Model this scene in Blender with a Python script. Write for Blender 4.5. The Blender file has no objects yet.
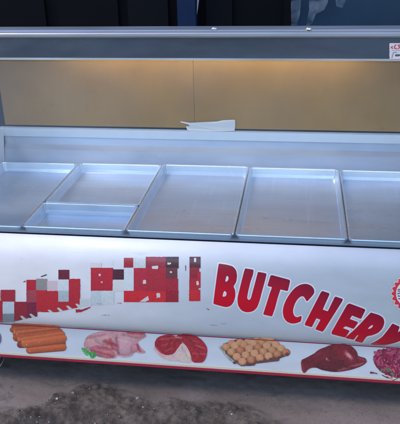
import bpy, bmesh, math, random
import numpy as np
from mathutils import Vector, Matrix, noise as mnoise

random.seed(7)
rng = np.random.default_rng(5)
S = bpy.context.scene
C = S.collection
R = math.radians
Z0 = 0.60                                   # height of the tray rims above the ground

# ------------------------------------------------------------------ camera
CAM = np.array([0.88473, -1.8961, 0.90972 + Z0])
YAW, PITCH, ROLL, FPX = -0.15211, 0.41131, -0.02613, 675.0
_f = np.array([math.sin(YAW) * math.cos(PITCH), math.cos(YAW) * math.cos(PITCH), -math.sin(PITCH)])
_r = np.array([math.cos(YAW), -math.sin(YAW), 0.0])
_u = np.cross(_r, _f)
_c, _s = math.cos(ROLL), math.sin(ROLL)
RT, UP, FW = _c * _r + _s * _u, -_s * _r + _c * _u, _f
cam = bpy.data.cameras.new('camera')
cam.sensor_fit = 'HORIZONTAL'
cam.sensor_width = 36.0
cam.lens = 36.0 * FPX / 400.0
cam.clip_start, cam.clip_end = 0.05, 500.0
co = bpy.data.objects.new('camera', cam)
C.objects.link(co)
M = Matrix.Identity(4)
for i in range(3):
    M[i][0], M[i][1], M[i][2], M[i][3] = RT[i], UP[i], -FW[i], CAM[i]
co.matrix_world = M
S.camera = co

# ------------------------------------------------------------------ world and sun
SUN_EL, SUN_AZ = 50.0, 258.0                # soft daylight from the front left
w = bpy.data.worlds.new('World')
S.world = w
w.use_nodes = True
nt = w.node_tree
bg = nt.nodes['Background']
sky = nt.nodes.new('ShaderNodeTexSky')
sky.sky_type = 'NISHITA'
sky.sun_disc = False
sky.sun_elevation = R(SUN_EL)
sky.sun_rotation = R(SUN_AZ)
sky.dust_density = 0.3
sky.ozone_density = 0.8
nt.links.new(sky.outputs[0], bg.inputs[0])
bg.inputs[1].default_value = 0.15
sl = bpy.data.lights.new('sun', 'SUN')
sl.energy = 0.9
sl.angle = R(25)
sl.color = (1.0, 0.87, 0.78)
so = bpy.data.objects.new('sun', sl)
C.objects.link(so)
so.rotation_euler = (R(90 - SUN_EL), 0, R(180 - SUN_AZ))
so.location = (0, -3, 6)
S.view_settings.view_transform = 'Standard'
S.view_settings.look = 'None'
S.view_settings.exposure = 1.34
S.view_settings.gamma = 1.0
S.cycles.max_bounces = 10
S.cycles.transparent_max_bounces = 12

# ------------------------------------------------------------------ helpers
def rays(px, py):
    px = np.asarray(px, float); py = np.asarray(py, float)
    return ((px - 200) / FPX)[..., None] * RT + ((212 - py) / FPX)[..., None] * UP + FW

def at_y(px, py, y):
    d = rays(px, py); return CAM + d * ((y - CAM[1]) / d[..., 1])[..., None]

def at_z(px, py, z):
    d = rays(px, py); return CAM + d * ((z - CAM[2]) / d[..., 2])[..., None]

def tag(o, label=None, cat=None, group=None, kind=None):
    for k, v in (('label', label), ('category', cat), ('group', group), ('kind', kind)):
        if v: o[k] = v
    return o

def empty(name, loc, label, cat, group=None):
    o = bpy.data.objects.new(name, None)
    o.empty_display_size = 0.1
    o.location = loc
    C.objects.link(o)
    return tag(o, label, cat, group)

def world_loc(o):
    v = Vector((0, 0, 0))
    while o is not None:
        v += Vector(o.location); o = o.parent
    return v

def link_mesh(name, me, mat, parent=None, smooth=False):
    """world-space mesh -> object, parented so that its origin is the parent's origin"""
    o = bpy.data.objects.new(name, me)
    C.objects.link(o)
    if parent is not None:
        me.transform(Matrix.Translation(-world_loc(parent)))
        o.parent = parent
    if mat is not None and not me.materials:
        me.materials.append(mat)
    if smooth:
        me.polygons.foreach_set('use_smooth', [True] * len(me.polygons))
    return o

def recenter(o):
    """origin of a free-standing mesh at the middle of its base"""
    vs = [v.co for v in o.data.vertices]
    lo = Vector((min(v[i] for v in vs) for i in range(3))); hi = Vector((max(v[i] for v in vs) for i in range(3)))
    c = Vector(((lo.x + hi.x) / 2, (lo.y + hi.y) / 2, lo.z))
    o.data.transform(Matrix.Translation(-c)); o.location = c
    return o

def build(name, bm, mat, parent=None, smooth=False, bevel=0):
    if bevel:
        bmesh.ops.bevel(bm, geom=[e for e in bm.edges if e.is_manifold and e.calc_face_angle(0) > 0.5], offset=bevel, segments=2,
                        affect='EDGES', profile=0.5)
    bmesh.ops.recalc_face_normals(bm, faces=bm.faces)
    me = bpy.data.meshes.new(name)
    bm.to_mesh(me); bm.free()
    return link_mesh(name, me, mat, parent, smooth)

def add_box(bm, lo, hi):
    vs = [bm.verts.new((x, y, z)) for x in (lo[0], hi[0]) for y in (lo[1], hi[1]) for z in (lo[2], hi[2])]
    for q in ((0, 1, 3, 2), (4, 6, 7, 5), (0, 4, 5, 1), (2, 3, 7, 6), (0, 2, 6, 4), (1, 5, 7, 3)):
        bm.faces.new([vs[i] for i in q])

def box(name, lo, hi, mat, parent=None, bevel=0):
    bm = bmesh.new(); add_box(bm, lo, hi)
    return build(name, bm, mat, parent, bevel=bevel)

def add_prism(bm, prof, x0, x1, cap=True, nx=1):
    """closed (y, z) profile run along x"""
    rings = []
    for i in range(nx + 1):
        x = x0 + (x1 - x0) * i / nx
        rings.append([bm.verts.new((x, y, z)) for y, z in prof])
    n = len(prof)
    for a, b in zip(rings, rings[1:]):
        for i in range(n):
            bm.faces.new((a[i], a[(i + 1) % n], b[(i + 1) % n], b[i]))
    if cap:
        bm.faces.new(rings[0]); bm.faces.new(list(reversed(rings[-1])))

def prism(name, prof, x0, x1, mat, parent=None, smooth=False, nx=1):
    bm = bmesh.new(); add_prism(bm, prof, x0, x1, nx=nx)
    o = build(name, bm, mat, parent, smooth)
    return o

def add_cyl(bm, p, axis, r, length, n=24, r2=None):
    q = Vector(axis).to_track_quat('Z', 'Y').to_matrix().to_4x4()
    bmesh.ops.create_cone(bm, cap_ends=True, segments=n, radius1=r, radius2=r if r2 is None else r2, depth=length,
                          matrix=Matrix.Translation(p) @ q)

def add_tube(bm, pts, r, n=8):
    prev = None
    for i, p in enumerate(pts):
        p = Vector(p)
        d = (Vector(pts[min(i + 1, len(pts) - 1)]) - Vector(pts[max(i - 1, 0)])).normalized()
        q = d.to_track_quat('Z', 'Y').to_matrix()
        ring = [bm.verts.new(p + q @ Vector((r * math.cos(2 * math.pi * k / n), r * math.sin(2 * math.pi * k / n), 0))) for k in range(n)]
        if prev:
            for k in range(n):
                bm.faces.new((prev[k], prev[(k + 1) % n], ring[(k + 1) % n], ring[k]))
        else:
            bm.faces.new(list(reversed(ring)))
        prev = ring
    bm.faces.new(prev)

# ------------------------------------------------------------------ materials
class Mat:
    def __init__(s, name, base=(.5, .5, .5), rough=.5, metal=0., spec=.5, coat=0.):
        s.m = bpy.data.materials.new(name); s.m.use_nodes = True
        s.t = s.m.node_tree; s.n = s.t.nodes; s.b = s.n['Principled BSDF']
        s.b.inputs['Base Color'].default_value = (*base, 1)
        s.b.inputs['Roughness'].default_value = rough
        s.b.inputs['Metallic'].default_value = metal
        s.b.inputs['Specular IOR Level'].default_value = spec
        s.b.inputs['Coat Weight'].default_value = coat
        s.base = base; s._co = None
    def link(s, a, b): s.t.links.new(a, b)
    def coord(s, scale=(1, 1, 1)):
        c = s.n.new('ShaderNodeTexCoord'); m = s.n.new('ShaderNodeMapping'); m.inputs['Scale'].default_value = scale
        oi = s.n.new('ShaderNodeObjectInfo'); ml = s.n.new('ShaderNodeMath'); ml.operation = 'MULTIPLY'; ml.inputs[1].default_value = 7.3
        s.link(oi.outputs['Random'], ml.inputs[0]); s.link(ml.outputs[0], m.inputs['Location'])   # every object gets its own piece of the pattern
        s.link(c.outputs['Object'], m.inputs[0]); return m.outputs[0]
    def noise(s, scale, detail=4, rough=.55, stretch=(1, 1, 1), dist=0.):
        n = s.n.new('ShaderNodeTexNoise')
        n.inputs['Scale'].default_value = scale; n.inputs['Detail'].default_value = detail
        n.inputs['Roughness'].default_value = rough; n.inputs['Distortion'].default_value = dist
        s.link(s.coord(stretch), n.inputs['Vector']); return n.outputs['Fac']
    def ramp(s, fac, stops):
        r = s.n.new('ShaderNodeValToRGB'); e = r.color_ramp.elements
        while len(e) < len(stops): e.new(.5)
        for k, (p, c) in zip(e, stops):
            k.position = p; k.color = (*c, 1) if isinstance(c, tuple) else (c, c, c, 1)
        s.link(fac, r.inputs[0]); return r.outputs[0]
    def mix(s, a, b, fac, mode='MIX'):
        m = s.n.new('ShaderNodeMix'); m.data_type = 'RGBA'; m.blend_type = mode
        for v, i in ((fac, 0), (a, 6), (b, 7)):
            if hasattr(v, 'is_linked'): s.link(v, m.inputs[i])
            elif isinstance(v, tuple): m.inputs[i].default_value = (*v, 1)
            else: m.inputs[i].default_value = v
        return m.outputs[2]
    def color(s, out): s.link(out, s.b.inputs['Base Color']); return s
    def rough(s, out): s.link(out, s.b.inputs['Roughness']); return s
    def bump(s, h, strength=.3, dist=.002):
        b = s.n.new('ShaderNodeBump'); b.inputs['Strength'].default_value = strength; b.inputs['Distance'].default_value = dist
        s.link(h, b.inputs['Height']); s.link(b.outputs[0], s.b.inputs['Normal']); return s

def m_white():
    m = Mat('white_enamel', (.74, .75, .77), .4)
    st = m.ramp(m.noise(5, 6, .62, (1, 1, 2.2)), [(.42, 0.), (.75, 1.)])
    col = m.mix((.635, .615, .64), (.56, .535, .555), st)
    sm = m.ramp(m.noise(38, 3, .5, (.35, 1, 1), .6), [(.70, 0.), (.76, 1.)])
    mm = m.n.new('ShaderNodeMath'); mm.operation = 'MULTIPLY'; mm.inputs[1].default_value = .35
    m.link(sm, mm.inputs[0])
    m.color(m.mix(col, (.45, .46, .5), mm.outputs[0]))
    m.rough(m.ramp(m.noise(9, 5), [(.3, .40), (.7, .55)]))
    m.bump(m.noise(2.5, 2, .4), .12, .02)
    return m.m

def m_alu(name, base=(.62, .65, .70), rough=(.28, .46), metal=.85, stretch=(1, 1, 1), bump=.25, scale=9, dk=.74):
    m = Mat(name, base, .35, metal)
    n = m.noise(scale, 5, .6, stretch, .4)
    dark = tuple(c * dk for c in base)
    m.color(m.mix(base, dark, m.ramp(n, [(.40, 0.), (.72, 1.)])))
    m.rough(m.ramp(m.noise(scale * 2.3, 5, .6, stretch), [(.3, rough[0]), (.7, rough[1])]))
    m.bump(m.noise(scale * .55, 3, .5, stretch), bump, .012)
    return m.m

def m_tray():
    m = Mat('tray_aluminium', (.80, .86, .94), .32, .64)
    big = m.noise(3.0, 4, .55, (.6, 1.5, 1), .4)
    col = m.mix((.88, .90, .95), (.73, .76, .83), m.ramp(big, [(.36, 0.), (.66, 1.)]))
    scr = m.noise(70, 2, .5, (.05, 1, 1)); scr2 = m.noise(80, 2, .5, (1, .04, 1))
    col = m.mix(col, (.60, .66, .76), m.ramp(scr, [(.50, 0.), (.80, .45)]))
    m.color(m.mix(col, (.95, .97, 1.0), m.ramp(scr2, [(.55, 0.), (.85, .5)])))
    m.rough(m.ramp(m.noise(6, 5, .6, (.5, 1.5, 1)), [(.32, .24), (.68, .48)]))
    m.bump(m.noise(4, 1, .3, (.8, 1.6, 1)), .45, .02)
    return m.m

def m_plain(name, base, rough=.5, metal=0., var=.25, scale=14, spec=.5, bump=.1):
    m = Mat(name, base, rough, metal, spec)
    m.color(m.mix(tuple(c * (1 - var) for c in base), tuple(min(1, c * (1 + var)) for c in base), m.noise(scale, 5, .6)))
    m.bump(m.noise(scale * 4, 4), bump, .002)
    return m.m

def m_glass(name, tint=(.93, .97, .98), haze=.03, ior=1.5):
    m = bpy.data.materials.new(name); m.use_nodes = True
    t = m.node_tree; n = t.nodes
    n.remove(n['Principled BSDF'])
    tr = n.new('ShaderNodeBsdfTransparent'); tr.inputs[0].default_value = (*tint, 1)
    gl = n.new('ShaderNodeBsdfGlossy'); gl.inputs['Roughness'].default_value = .02
    df = n.new('ShaderNodeBsdfDiffuse'); df.inputs[0].default_value = (.75, .78, .82, 1)
    fr = n.new('ShaderNodeFresnel'); fr.inputs[0].default_value = ior
    m1 = n.new('ShaderNodeMixShader'); m2 = n.new('ShaderNodeMixShader')
    t.links.new(fr.outputs[0], m1.inputs[0]); t.links.new(tr.outputs[0], m1.inputs[1]); t.links.new(gl.outputs[0], m1.inputs[2])
    tc = n.new('ShaderNodeTexCoord'); nz = n.new('ShaderNodeTexNoise'); nz.inputs['Scale'].default_value = 3.2; nz.inputs['Detail'].default_value = 6
    t.links.new(tc.outputs['Object'], nz.inputs['Vector'])
    mr = n.new('ShaderNodeMapRange'); mr.inputs[1].default_value = .35; mr.inputs[2].default_value = .75
    mr.inputs[3].default_value = haze * .4; mr.inputs[4].default_value = haze * 2.0
    t.links.new(nz.outputs['Fac'], mr.inputs[0])
    t.links.new(mr.outputs[0], m2.inputs[0]); t.links.new(m1.outputs[0], m2.inputs[1]); t.links.new(df.outputs[0], m2.inputs[2])
    t.links.new(m2.outputs[0], n['Material Output'].inputs[0])
    return m

def m_cardboard():
    m = Mat('brown_cardboard', (.36, .27, .18), .85, spec=.15)
    big = m.noise(4, 5, .6)
    col = m.mix((.47, .245, .058), (.38, .195, .048), m.ramp(big, [(.35, 0.), (.7, 1.)]))
    fl = m.noise(60, 3, .5, (6, 1, .3))
    col = m.mix(col, (.28, .17, .085), m.ramp(fl, [(.55, 0.), (.95, .6)]))
    spots = m.ramp(m.noise(16, 4, .6), [(.70, 0.), (.76, .5)])
    col = m.mix(col, (.2, .14, .09), spots)
    m.color(col); m.bump(fl, .18, .001)
    return m.m

def m_print(name, rough=.32):
    m = Mat(name, (.5, .5, .5), rough, coat=.2)
    a = m.n.new('ShaderNodeAttribute'); a.attribute_name = 'ink'
    g = m.noise(220, 2, .5)
    m.color(m.mix(a.outputs['Color'], m.mix(a.outputs['Color'], (.5, .5, .5), .10), g))
    return m.m

def m_letter():
    m = Mat('red_letter_print', (.6, .02, .05), .33, coat=.2)
    a = m.n.new('ShaderNodeAttribute'); a.attribute_name = 'ink'
    d = m.n.new('ShaderNodeAttribute'); d.attribute_name = 'edge'
    mr = m.n.new('ShaderNodeMapRange'); mr.inputs[1].default_value = -.18; mr.inputs[2].default_value = .18
    m.link(d.outputs['Fac'], mr.inputs[0])
    m.color(m.mix(a.outputs['Color'], (.73, .72, .74), mr.outputs[0]))
    return m.m

def m_ground():
    m = Mat('packed_earth', (.1, .09, .08), .9, spec=.25)
    a = m.n.new('ShaderNodeAttribute'); a.attribute_name = 'rubble'
    n1 = m.noise(3.2, 8, .62, (1, 1, 1), .5)
    slab = m.mix((.140, .108, .094), (.215, .170, .148), m.ramp(n1, [(.35, 0.), (.68, 1.)]))
    slab = m.mix(slab, (.066, .056, .053), m.ramp(m.noise(11, 6, .6, (.5, 1, 1), 1.2), [(.56, 0.), (.72, .75)]))
    dirt = m.mix((.072, .055, .045), (.160, .125, .102), m.ramp(m.noise(18, 8, .68), [(.38, 0.), (.70, 1.)]))
    dirt = m.mix(dirt, (.040, .032, .028), m.ramp(m.noise(7, 6, .65, (1, 1, 1), .8), [(.50, 0.), (.64, .8)]))
    dirt = m.mix(dirt, (.30, .26, .23), m.ramp(m.noise(85, 3, .6), [(.68, 0.), (.78, .6)]))
    col = m.mix(slab, dirt, a.outputs['Fac'])
    fine = m.noise(160, 4, .65)
    col = m.mix(col, (.05, .045, .042), m.ramp(fine, [(.25, .5), (.5, 0.)]))
    m.color(col)
    m.bump(m.mix(m.noise(45, 8, .75), fine, .45), .95, .007)
    st = m.n.new('ShaderNodeMapRange'); st.inputs[3].default_value = .22; st.inputs[4].default_value = .95
    m.link(a.outputs['Fac'], st.inputs[0])
    for q in m.n:
        if q.type == 'BUMP': m.link(st.outputs[0], q.inputs['Strength'])
    return m.m

WHITE = m_white()
TRAY = m_tray()
RIM = m_alu('polished_tray_rim', (.92, .95, 1.0), (.16, .28), .7, bump=.1, dk=.9)
STEEL = m_alu('brushed_steel', (.60, .63, .68), (.30, .45), .8, (.15, 1, 1), .12, 12)
MOULD = m_alu('moulding_aluminium', (.36, .37, .42), (.28, .45), .7, (.1, 1, 1), .1, 14)
FASCIA = m_alu('dull_blue_grey_metal', (.080, .100, .136), (.14, .34), .15, (.25, 1, 1), .5, 7, .6)
LINER = m_alu('liner_sheet', (.60, .62, .69), (.26, .46), .3, (.3, 1, 1), .25, 5)
LINERW = m_plain('white_liner_trim', (.86, .87, .90), .4, var=.05, scale=20)
BLACK = m_plain('black_rubber', (.006, .006, .007), .8, var=.3, scale=30, spec=.15)
DARKU = m_plain('dark_underbody', (.03, .03, .034), .7, var=.3)
GLASS = m_glass('clear_glass', (.95, .97, .98), .018, 1.38)
CARD = m_cardboard()
PRINT = m_print('picture_print')
LETTER = m_letter()
RED = m_plain('red_trim_paint', (.34, .010, .034), .4, var=.15)
CREAM = m_plain('cream_trim_paint', (.64, .53, .36), .45, var=.08)
PAPER = m_plain('torn_paper', (.88, .82, .79), .8, var=.05, bump=.3)
PLASTICG = m_plain('grey_castor_plastic', (.45, .45, .46), .45, var=.1)

# ------------------------------------------------------------------ ground
GW = 424
edge_px = [(-60, 412), (0, 411), (20, 409), (38, 405), (48, 399), (56, 393), (66, 391), (76, 386), (88, 382), (104, 381), (118, 386), (128, 391),
           (137, 394), (146, 401), (156, 404), (165, 400), (180, 399), (200, 401), (214, 400), (230, 402), (246, 406), (262, 412), (280, 421),
           (300, 432), (340, 440), (460, 446)]
ew = at_z([p[0] for p in edge_px], [p[1] for p in edge_px], 0.0)
xs = np.concatenate([-np.geomspace(60, .75, 14), np.linspace(-.7, 1.9, 430), np.geomspace(2.0, 60, 14)])
ys = np.concatenate([-np.geomspace(60, .75, 14), np.linspace(-.7, .25, 190), np.geomspace(.32, 60, 16)])
nx, ny = len(xs), len(ys)
gx, gy = np.meshgrid(xs, ys)
bound = np.interp(gx, ew[:, 0], ew[:, 1])
verts = np.zeros((ny, nx, 3)); rub = np.zeros((ny, nx))
for j in range(ny):
    for i in range(nx):
        x, y = gx[j, i], gy[j, i]
        wob = .018 * mnoise.noise((x * 16, y * 16, 1.3)) + .008 * mnoise.noise((x * 50, y * 50, 4.1))
        t = (bound[j, i] + 1.6 * wob + .012 - y) / .05
        r_ = min(1, max(0, t)); r_ = r_ * r_ * (3 - 2 * r_)
        far = 1 if (-1 < x < 2.2 and -1 < y < .5) else 0
        h = .0025 * mnoise.noise((x * 7, y * 7, 0))
        if far:
            h += .0012 * mnoise.noise((x * 40, y * 40, 7))
            if r_ > 0:
                h += r_ * (.004 + .009 * mnoise.noise((x * 14, y * 14, 3)) + .012 * abs(mnoise.noise((x * 30, y * 30, 8))) + .005 * mnoise.noise((x * 60, y * 60, 2))
                           + .004 * mnoise.noise((x * 95, y * 95, 5)))
        verts[j, i] = (x, y, h - .001); rub[j, i] = r_
def grid_faces(ny, nx):
    a = (np.arange(ny - 1)[:, None] * nx + np.arange(nx - 1)[None, :])
    return np.stack([a, a + 1, a + nx + 1, a + nx], -1).reshape(-1, 4)
me = bpy.data.meshes.new('ground')
me.from_pydata(verts.reshape(-1, 3).tolist(), [], grid_faces(ny, nx).tolist())
at = me.attributes.new('rubble', 'FLOAT', 'POINT'); at.data.foreach_set('value', rub.ravel().astype(np.float32))
ground = link_mesh('ground', me, m_ground(), smooth=True)
tag(ground, 'packed grey earth in front of the counter, crumbling into rough dirt', 'ground', kind='structure')

# ------------------------------------------------------------------ display counter
XL, XR = -.385, 1.46                        # left and right ends
ctr = empty('display_counter', ((XL + XR) / 2, .38, 0),
            'long white butchery display counter with slanted glass and red BUTCHERY lettering', 'display counter')

# panel profile (y, z over ground), top of the nose to the foot
def smoothprof(pts, it=2):
    for _ in range(it):
        q = [pts[0]]
        for a, b in zip(pts, pts[1:]):
            q += [(.75 * a[0] + .25 * b[0], .75 * a[1] + .25 * b[1]), (.25 * a[0] + .75 * b[0], .25 * a[1] + .75 * b[1])]
        pts = q + [pts[-1]]
    return pts
SEAM = at_y(200, 334.9, -.029)[2]
FOOT = at_y(200, 370.0, -.036)[2]
nose = [(-.012, Z0 - .021), (-.030, Z0 - .026), (-.054, Z0 - .046), (-.066, Z0 - .080), (-.070, Z0 - .14), (-.070, Z0 - .195),
        (-.067, Z0 - .235), (-.060, SEAM + .062), (-.047, SEAM + .024), (-.0285, SEAM + .002)]
front = smoothprof(nose, 3)
STRIP = [(-.030, SEAM - .002), (-.035, FOOT + .0086)]

def surf_hit(px, py, prof, off):
    """where the rays through picture points meet a panel that runs along x (profile given top to bottom), raised by off"""
    d = rays(px, py)
    best = np.full(d.shape[:-1], np.inf)
    P = np.array(prof)
    for a, b in zip(P, P[1:]):
        t = b - a; n = np.array([t[1], -t[0]]); n /= np.linalg.norm(n)
        if n[0] > 0: n = -n
        a2, b2 = a + n * off, b + n * off
        den = d[..., 1] * n[0] + d[..., 2] * n[1]
        k = ((a2[0] - CAM[1]) * n[0] + (a2[1] - CAM[2]) * n[1]) / den
        y = CAM[1] + k * d[..., 1]; z = CAM[2] + k * d[..., 2]
        s = ((y - a2[0]) * t[0] + (z - a2[1]) * t[1]) / (t @ t)
        ok = (s > -.06) & (s < 1.06) & (k < best)
        best = np.where(ok, k, best)
    bad = ~np.isfinite(best)
    pos = CAM + d * np.where(bad, 1, best)[..., None]
    return pos, ~bad

back_y = .02
prof = front + [(back_y, SEAM + .002), (back_y, Z0 - .021)]
fp = prism('front_panel', prof, XL, XR, WHITE, ctr, nx=1)
for p in fp.data.polygons: p.use_smooth = len(p.vertices) == 4
ks = prism('kick_strip', [STRIP[0], STRIP[1], (.0, FOOT + .0086), (.0, SEAM - .002)], XL, XR, WHITE, ctr)
sd = Vector((STRIP[1][0] - STRIP[0][0], STRIP[1][1] - STRIP[0][1])).normalized()
def strip_band(name, t0, t1, proud, mat):
    L = math.hypot(STRIP[1][0] - STRIP[0][0], STRIP[1][1] - STRIP[0][1])
    n = (sd.y, -sd.x)
    if n[0] > 0: n = (-n[0], -n[1])
    a = (STRIP[0][0] + sd.x * t0 * L, STRIP[0][1] + sd.y * t0 * L); b = (STRIP[0][0] + sd.x * t1 * L, STRIP[0][1] + sd.y * t1 * L)
    return prism(name, [(a[0] + n[0] * proud, a[1] + n[1] * proud), (b[0] + n[0] * proud, b[1] + n[1] * proud),
                        (b[0] - n[0] * .001, b[1] - n[1] * .001), (a[0] - n[0] * .001, a[1] - n[1] * .001)], XL + .001, XR - .001, mat, ks)
strip_band('red_line', .0, .022, .0012, RED)
strip_band('cream_line', .925, .985, .0012, CREAM)
prism('red_edge_trim', [(-.0385, FOOT + .0082), (-.0395, FOOT + .0015), (-.037, FOOT), (.0, FOOT), (.0, FOOT + .0082)], XL - .001, XR + .001, RED, ctr)

# body behind the panels
box('end_panel', (XL - .012, .0, FOOT + .012), (XL - .0005, .80, Z0 + .09), WHITE, ctr, .003)
box('end_panel', (XR + .0005, .0, FOOT + .012), (XR + .012, .80, Z0 + .09), WHITE, ctr, .003)
box('underbody', (XL + .01, .0215, FOOT + .02), (XR - .01, .785, Z0 - .30), DARKU, ctr)
box('rear_panel', (XL, .787, FOOT + .02), (XR, .80, Z0 + .085), WHITE, ctr)
# castors
whl = at_y(-3.5, 362.2, .02)
def castor(x, y):
    c = bmesh.new(); r = .045
    add_cyl(c, (x, y, r), (1, 0, 0), r, .022, 28)
    o = build('castor', c, PLASTICG, ctr, bevel=.004)
    t = bmesh.new(); add_cyl(t, (x, y, r), (1, 0, 0), r * .70, .027, 24); build('hub', t, m_hub, o)
    f = bmesh.new()
    add_box(f, (x - .020, y - .012, r), (x - .0165, y + .02, FOOT + .0195)); add_box(f, (x + .0165, y - .012, r), (x + .020, y + .02, FOOT + .0195))
    build('fork', f, STEEL, o)
m_hub = m_plain('dark_castor_hub', (.05, .05, .055), .6)
castor(-.185, .045); castor(-.185, .70); castor(XR - .15, .045); castor(XR - .15, .70)

# liner tub
LIPY = .748
LIPZ = float(at_y(200, 131.6, LIPY)[2])
LIPB = float(at_y(200, 139.8, LIPY)[2])
lipf = LIPY + .004
lin = bmesh.new()
XI0, XI1 = XL + .02, XR - .02
rows = [(.02, Z0 - .021, 0), (.022, Z0 - .055, .012), (.30, Z0 - .058, .024), (.655, Z0 - .058, .024), (.660, Z0 - .045, .022), (.712, LIPB - .045, .010), (.738, LIPB - .030, .006), (lipf, LIPB - .001, .002)]
prev = None
for y, z, ins in rows:
    cur = [lin.verts.new((XI0 + ins + (XI1 - XI0 - 2 * ins) * k / 8, y, z)) for k in range(9)]
    if prev:
        for k in range(8): lin.faces.new((prev[k], prev[k + 1], cur[k + 1], cur[k]))
    prev = cur
build('liner', lin, LINER, ctr, smooth=False)
for side, x in (('a', XI0), ('b', XI1)):
    s = 1 if side == 'a' else -1
    b = bmesh.new()
    top = [(.02, Z0 - .019), (.10, Z0 + .02), (.30, Z0 + .085), (lipf, LIPZ - .002)]
    bot = [(.022, Z0 - .057), (.10, Z0 - .057), (.30, Z0 - .057), (.655, Z0 - .057)]
    a = [b.verts.new((x + s * .001, y, z)) for y, z in top]; c = [b.verts.new((x + s * .024, y, z)) for y, z in bot]
    o_ = [b.verts.new((x - s * .019, y, z)) for y, z in top]
    for k in range(3):
        b.faces.new((a[k], a[k + 1], c[k + 1], c[k])); b.faces.new((o_[k], o_[k + 1], a[k + 1], a[k]))
    build('liner_wall', b, LINERW, ctr)
box('back_ledge', (XL + .001, LIPY, LIPB), (XR - .001, .7855, LIPZ), LINERW, ctr, .003)

# top beam
TY = .30
z27, z31, z32, z38, z58, z60 = [float(at_y(200, v, TY)[2]) for v in (27.3, 31.2, 32.4, 38, 58, 60.2)]
beam = [(TY - .004, z38 + .001), (TY - .006, z38 + .006), (TY - .006, z32 - .004), (TY - .003, z32), (TY + .001, z32 + .0005), (TY + .001, z31 - .0005),
        (TY - .002, z31), (TY + .006, z31 + .0035), (TY + .085, z31 + .0035), (TY + .095, z31 - .005), (TY + .095, z58), (TY + .012, z58), (TY + .012, z38 + .001)]
tb = prism('top_beam', beam, XL - .004, XR + .004, MOULD, ctr)
fa = prism('fascia', [(TY, z38), (TY, z58 + .0005), (TY + .0115, z58 + .0005), (TY + .0115, z38)], XL, XR, FASCIA, ctr)
prism('light_lip', [(TY - .005, z58), (TY - .005, z60), (TY + .03, z60), (TY + .03, z60 + .002), (TY - .002, z60 + .002), (TY - .002, z58)], XL, XR, STEEL, ctr)
box('roof_board', (XL, .615, z58 - .001), (XR, .80, z58 + .012), STEEL, ctr)
# rear frame
box('rear_frame', (XL, .772, LIPZ + .0005), (XL + .022, .787, z58 - .0015), BLACK, ctr)
box('rear_frame', (XR - .022, .772, LIPZ + .0005), (XR, .787, z58 - .0015), BLACK, ctr)
box('gasket', (XL + .0225, .774, LIPZ + .0005), (XR - .0225, .783, LIPZ + .010), BLACK, ctr)
# lamp hidden behind the fascia: it lights the upper part of the cardboard
lampm = bpy.data.materials.new('warm_lamp_glow'); lampm.use_nodes = True
lb = lampm.node_tree.nodes['Principled BSDF']
lb.inputs['Emission Color'].default_value = (1, .92, .70, 1); lb.inputs['Emission Strength'].default_value = 3.3
lb.inputs['Base Color'].default_value = (.8, .75, .65, 1)
t = bmesh.new(); add_cyl(t, ((-.02 + 1.10) / 2, .660, z58 - .026), (1, 0, 0), .011, 1.12, 16)
build('lamp_tube', t, lampm, ctr, smooth=False)
t = bmesh.new()
add_box(t, (-.06, .630, z58 - .054), (1.14, .635, z58 - .0015)); add_box(t, (-.06, .6355, z58 - .054), (1.14, .664, z58 - .050)); add_box(t, (-.06, .6355, z58 - .006), (1.14, .68, z58 - .0015)); build('added_lamp_hood', t, LINERW, ctr)  # added hood, shaped to keep the tube's light off the trays

# glass
def pane(name, pts, thick, parent):
    b = bmesh.new()
    P = [Vector(p) for p in pts]; n = (P[1] - P[0]).cross(P[2] - P[0]).normalized() * thick
    a = [b.verts.new(p) for p in P]; c = [b.verts.new(p + n) for p in P]
    b.faces.new(a); b.faces.new(list(reversed(c)))
    k = len(P)
    for i in range(k): b.faces.new((a[i], c[i], c[(i + 1) % k], a[(i + 1) % k]))
    return build(name, b, GLASS, parent)
pane('roof_glass', [(XL + .002, TY + .0955, z58 + .003), (XR - .002, TY + .0955, z58 + .003), (XR - .002, .6145, z58 + .003), (XL + .002, .6145, z58 + .003)], .005, ctr)  # unseen roof section, made of glass to let sky light onto the trays
gz = Z0 - .0192
pane('front_glass', [(XL + .002, -.0085, gz), (XR - .002, -.0085, gz), (XR - .002, TY + .004, z60 - .001), (XL + .002, TY + .004, z60 - .001)], .005, ctr)
for x in (XL - .001, XR - .005):
    pane('side_glass', [(x, .022, Z0 - .012), (x, TY + .035, z60 - .002), (x, .768, z60 - .002), (x, .768, LIPZ + .001), (x, lipf, LIPZ + .001)], .005, ctr)
prism('glass_gasket', [(-.0135, Z0 - .0207), (-.0135, Z0 - .0194), (-.0045, Z0 - .0194), (-.0045, Z0 - .0207)], XL, XR, BLACK, ctr)

# ------------------------------------------------------------------ printed artwork (flat prints on the panels)
K = 4                                       # print cells per photograph pixel
REFW = np.array([192, 203, 232.])
def lin(c):
    c = np.asarray(c, float) / 255
    return np.where(c <= .04045, c / 12.92, ((c + .055) / 1.055) ** 2.4)
def ink(c):                                 # ink reflectance beside the white of the panel
    v = np.clip(lin(c) / lin(REFW) * .625, .003, 2)
    return v * np.minimum(1, .73 / v.max(-1, keepdims=True))

def vnoise(X, Y, scale, seed=0, octv=3):
    out = np.zeros_like(X); amp = 1.; tot = 0
    for o in range(octv):
        g = np.random.default_rng(seed * 31 + o).random((67, 67))
        u = X * scale * 2 ** o; v = Y * scale * 2 ** o
        iu = np.floor(u).astype(int); iv = np.floor(v).astype(int); fu = u - iu; fv = v - iv
        fu = fu * fu * (3 - 2 * fu); fv = fv * fv * (3 - 2 * fv)
        G = lambda a, b: g[a % 67, b % 67]
        out += amp * ((G(iu, iv) * (1 - fu) + G(iu + 1, iv) * fu) * (1 - fv) + (G(iu, iv + 1) * (1 - fu) + G(iu + 1, iv + 1) * fu) * fv)
        tot += amp; amp *= .5
    return out / tot

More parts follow.
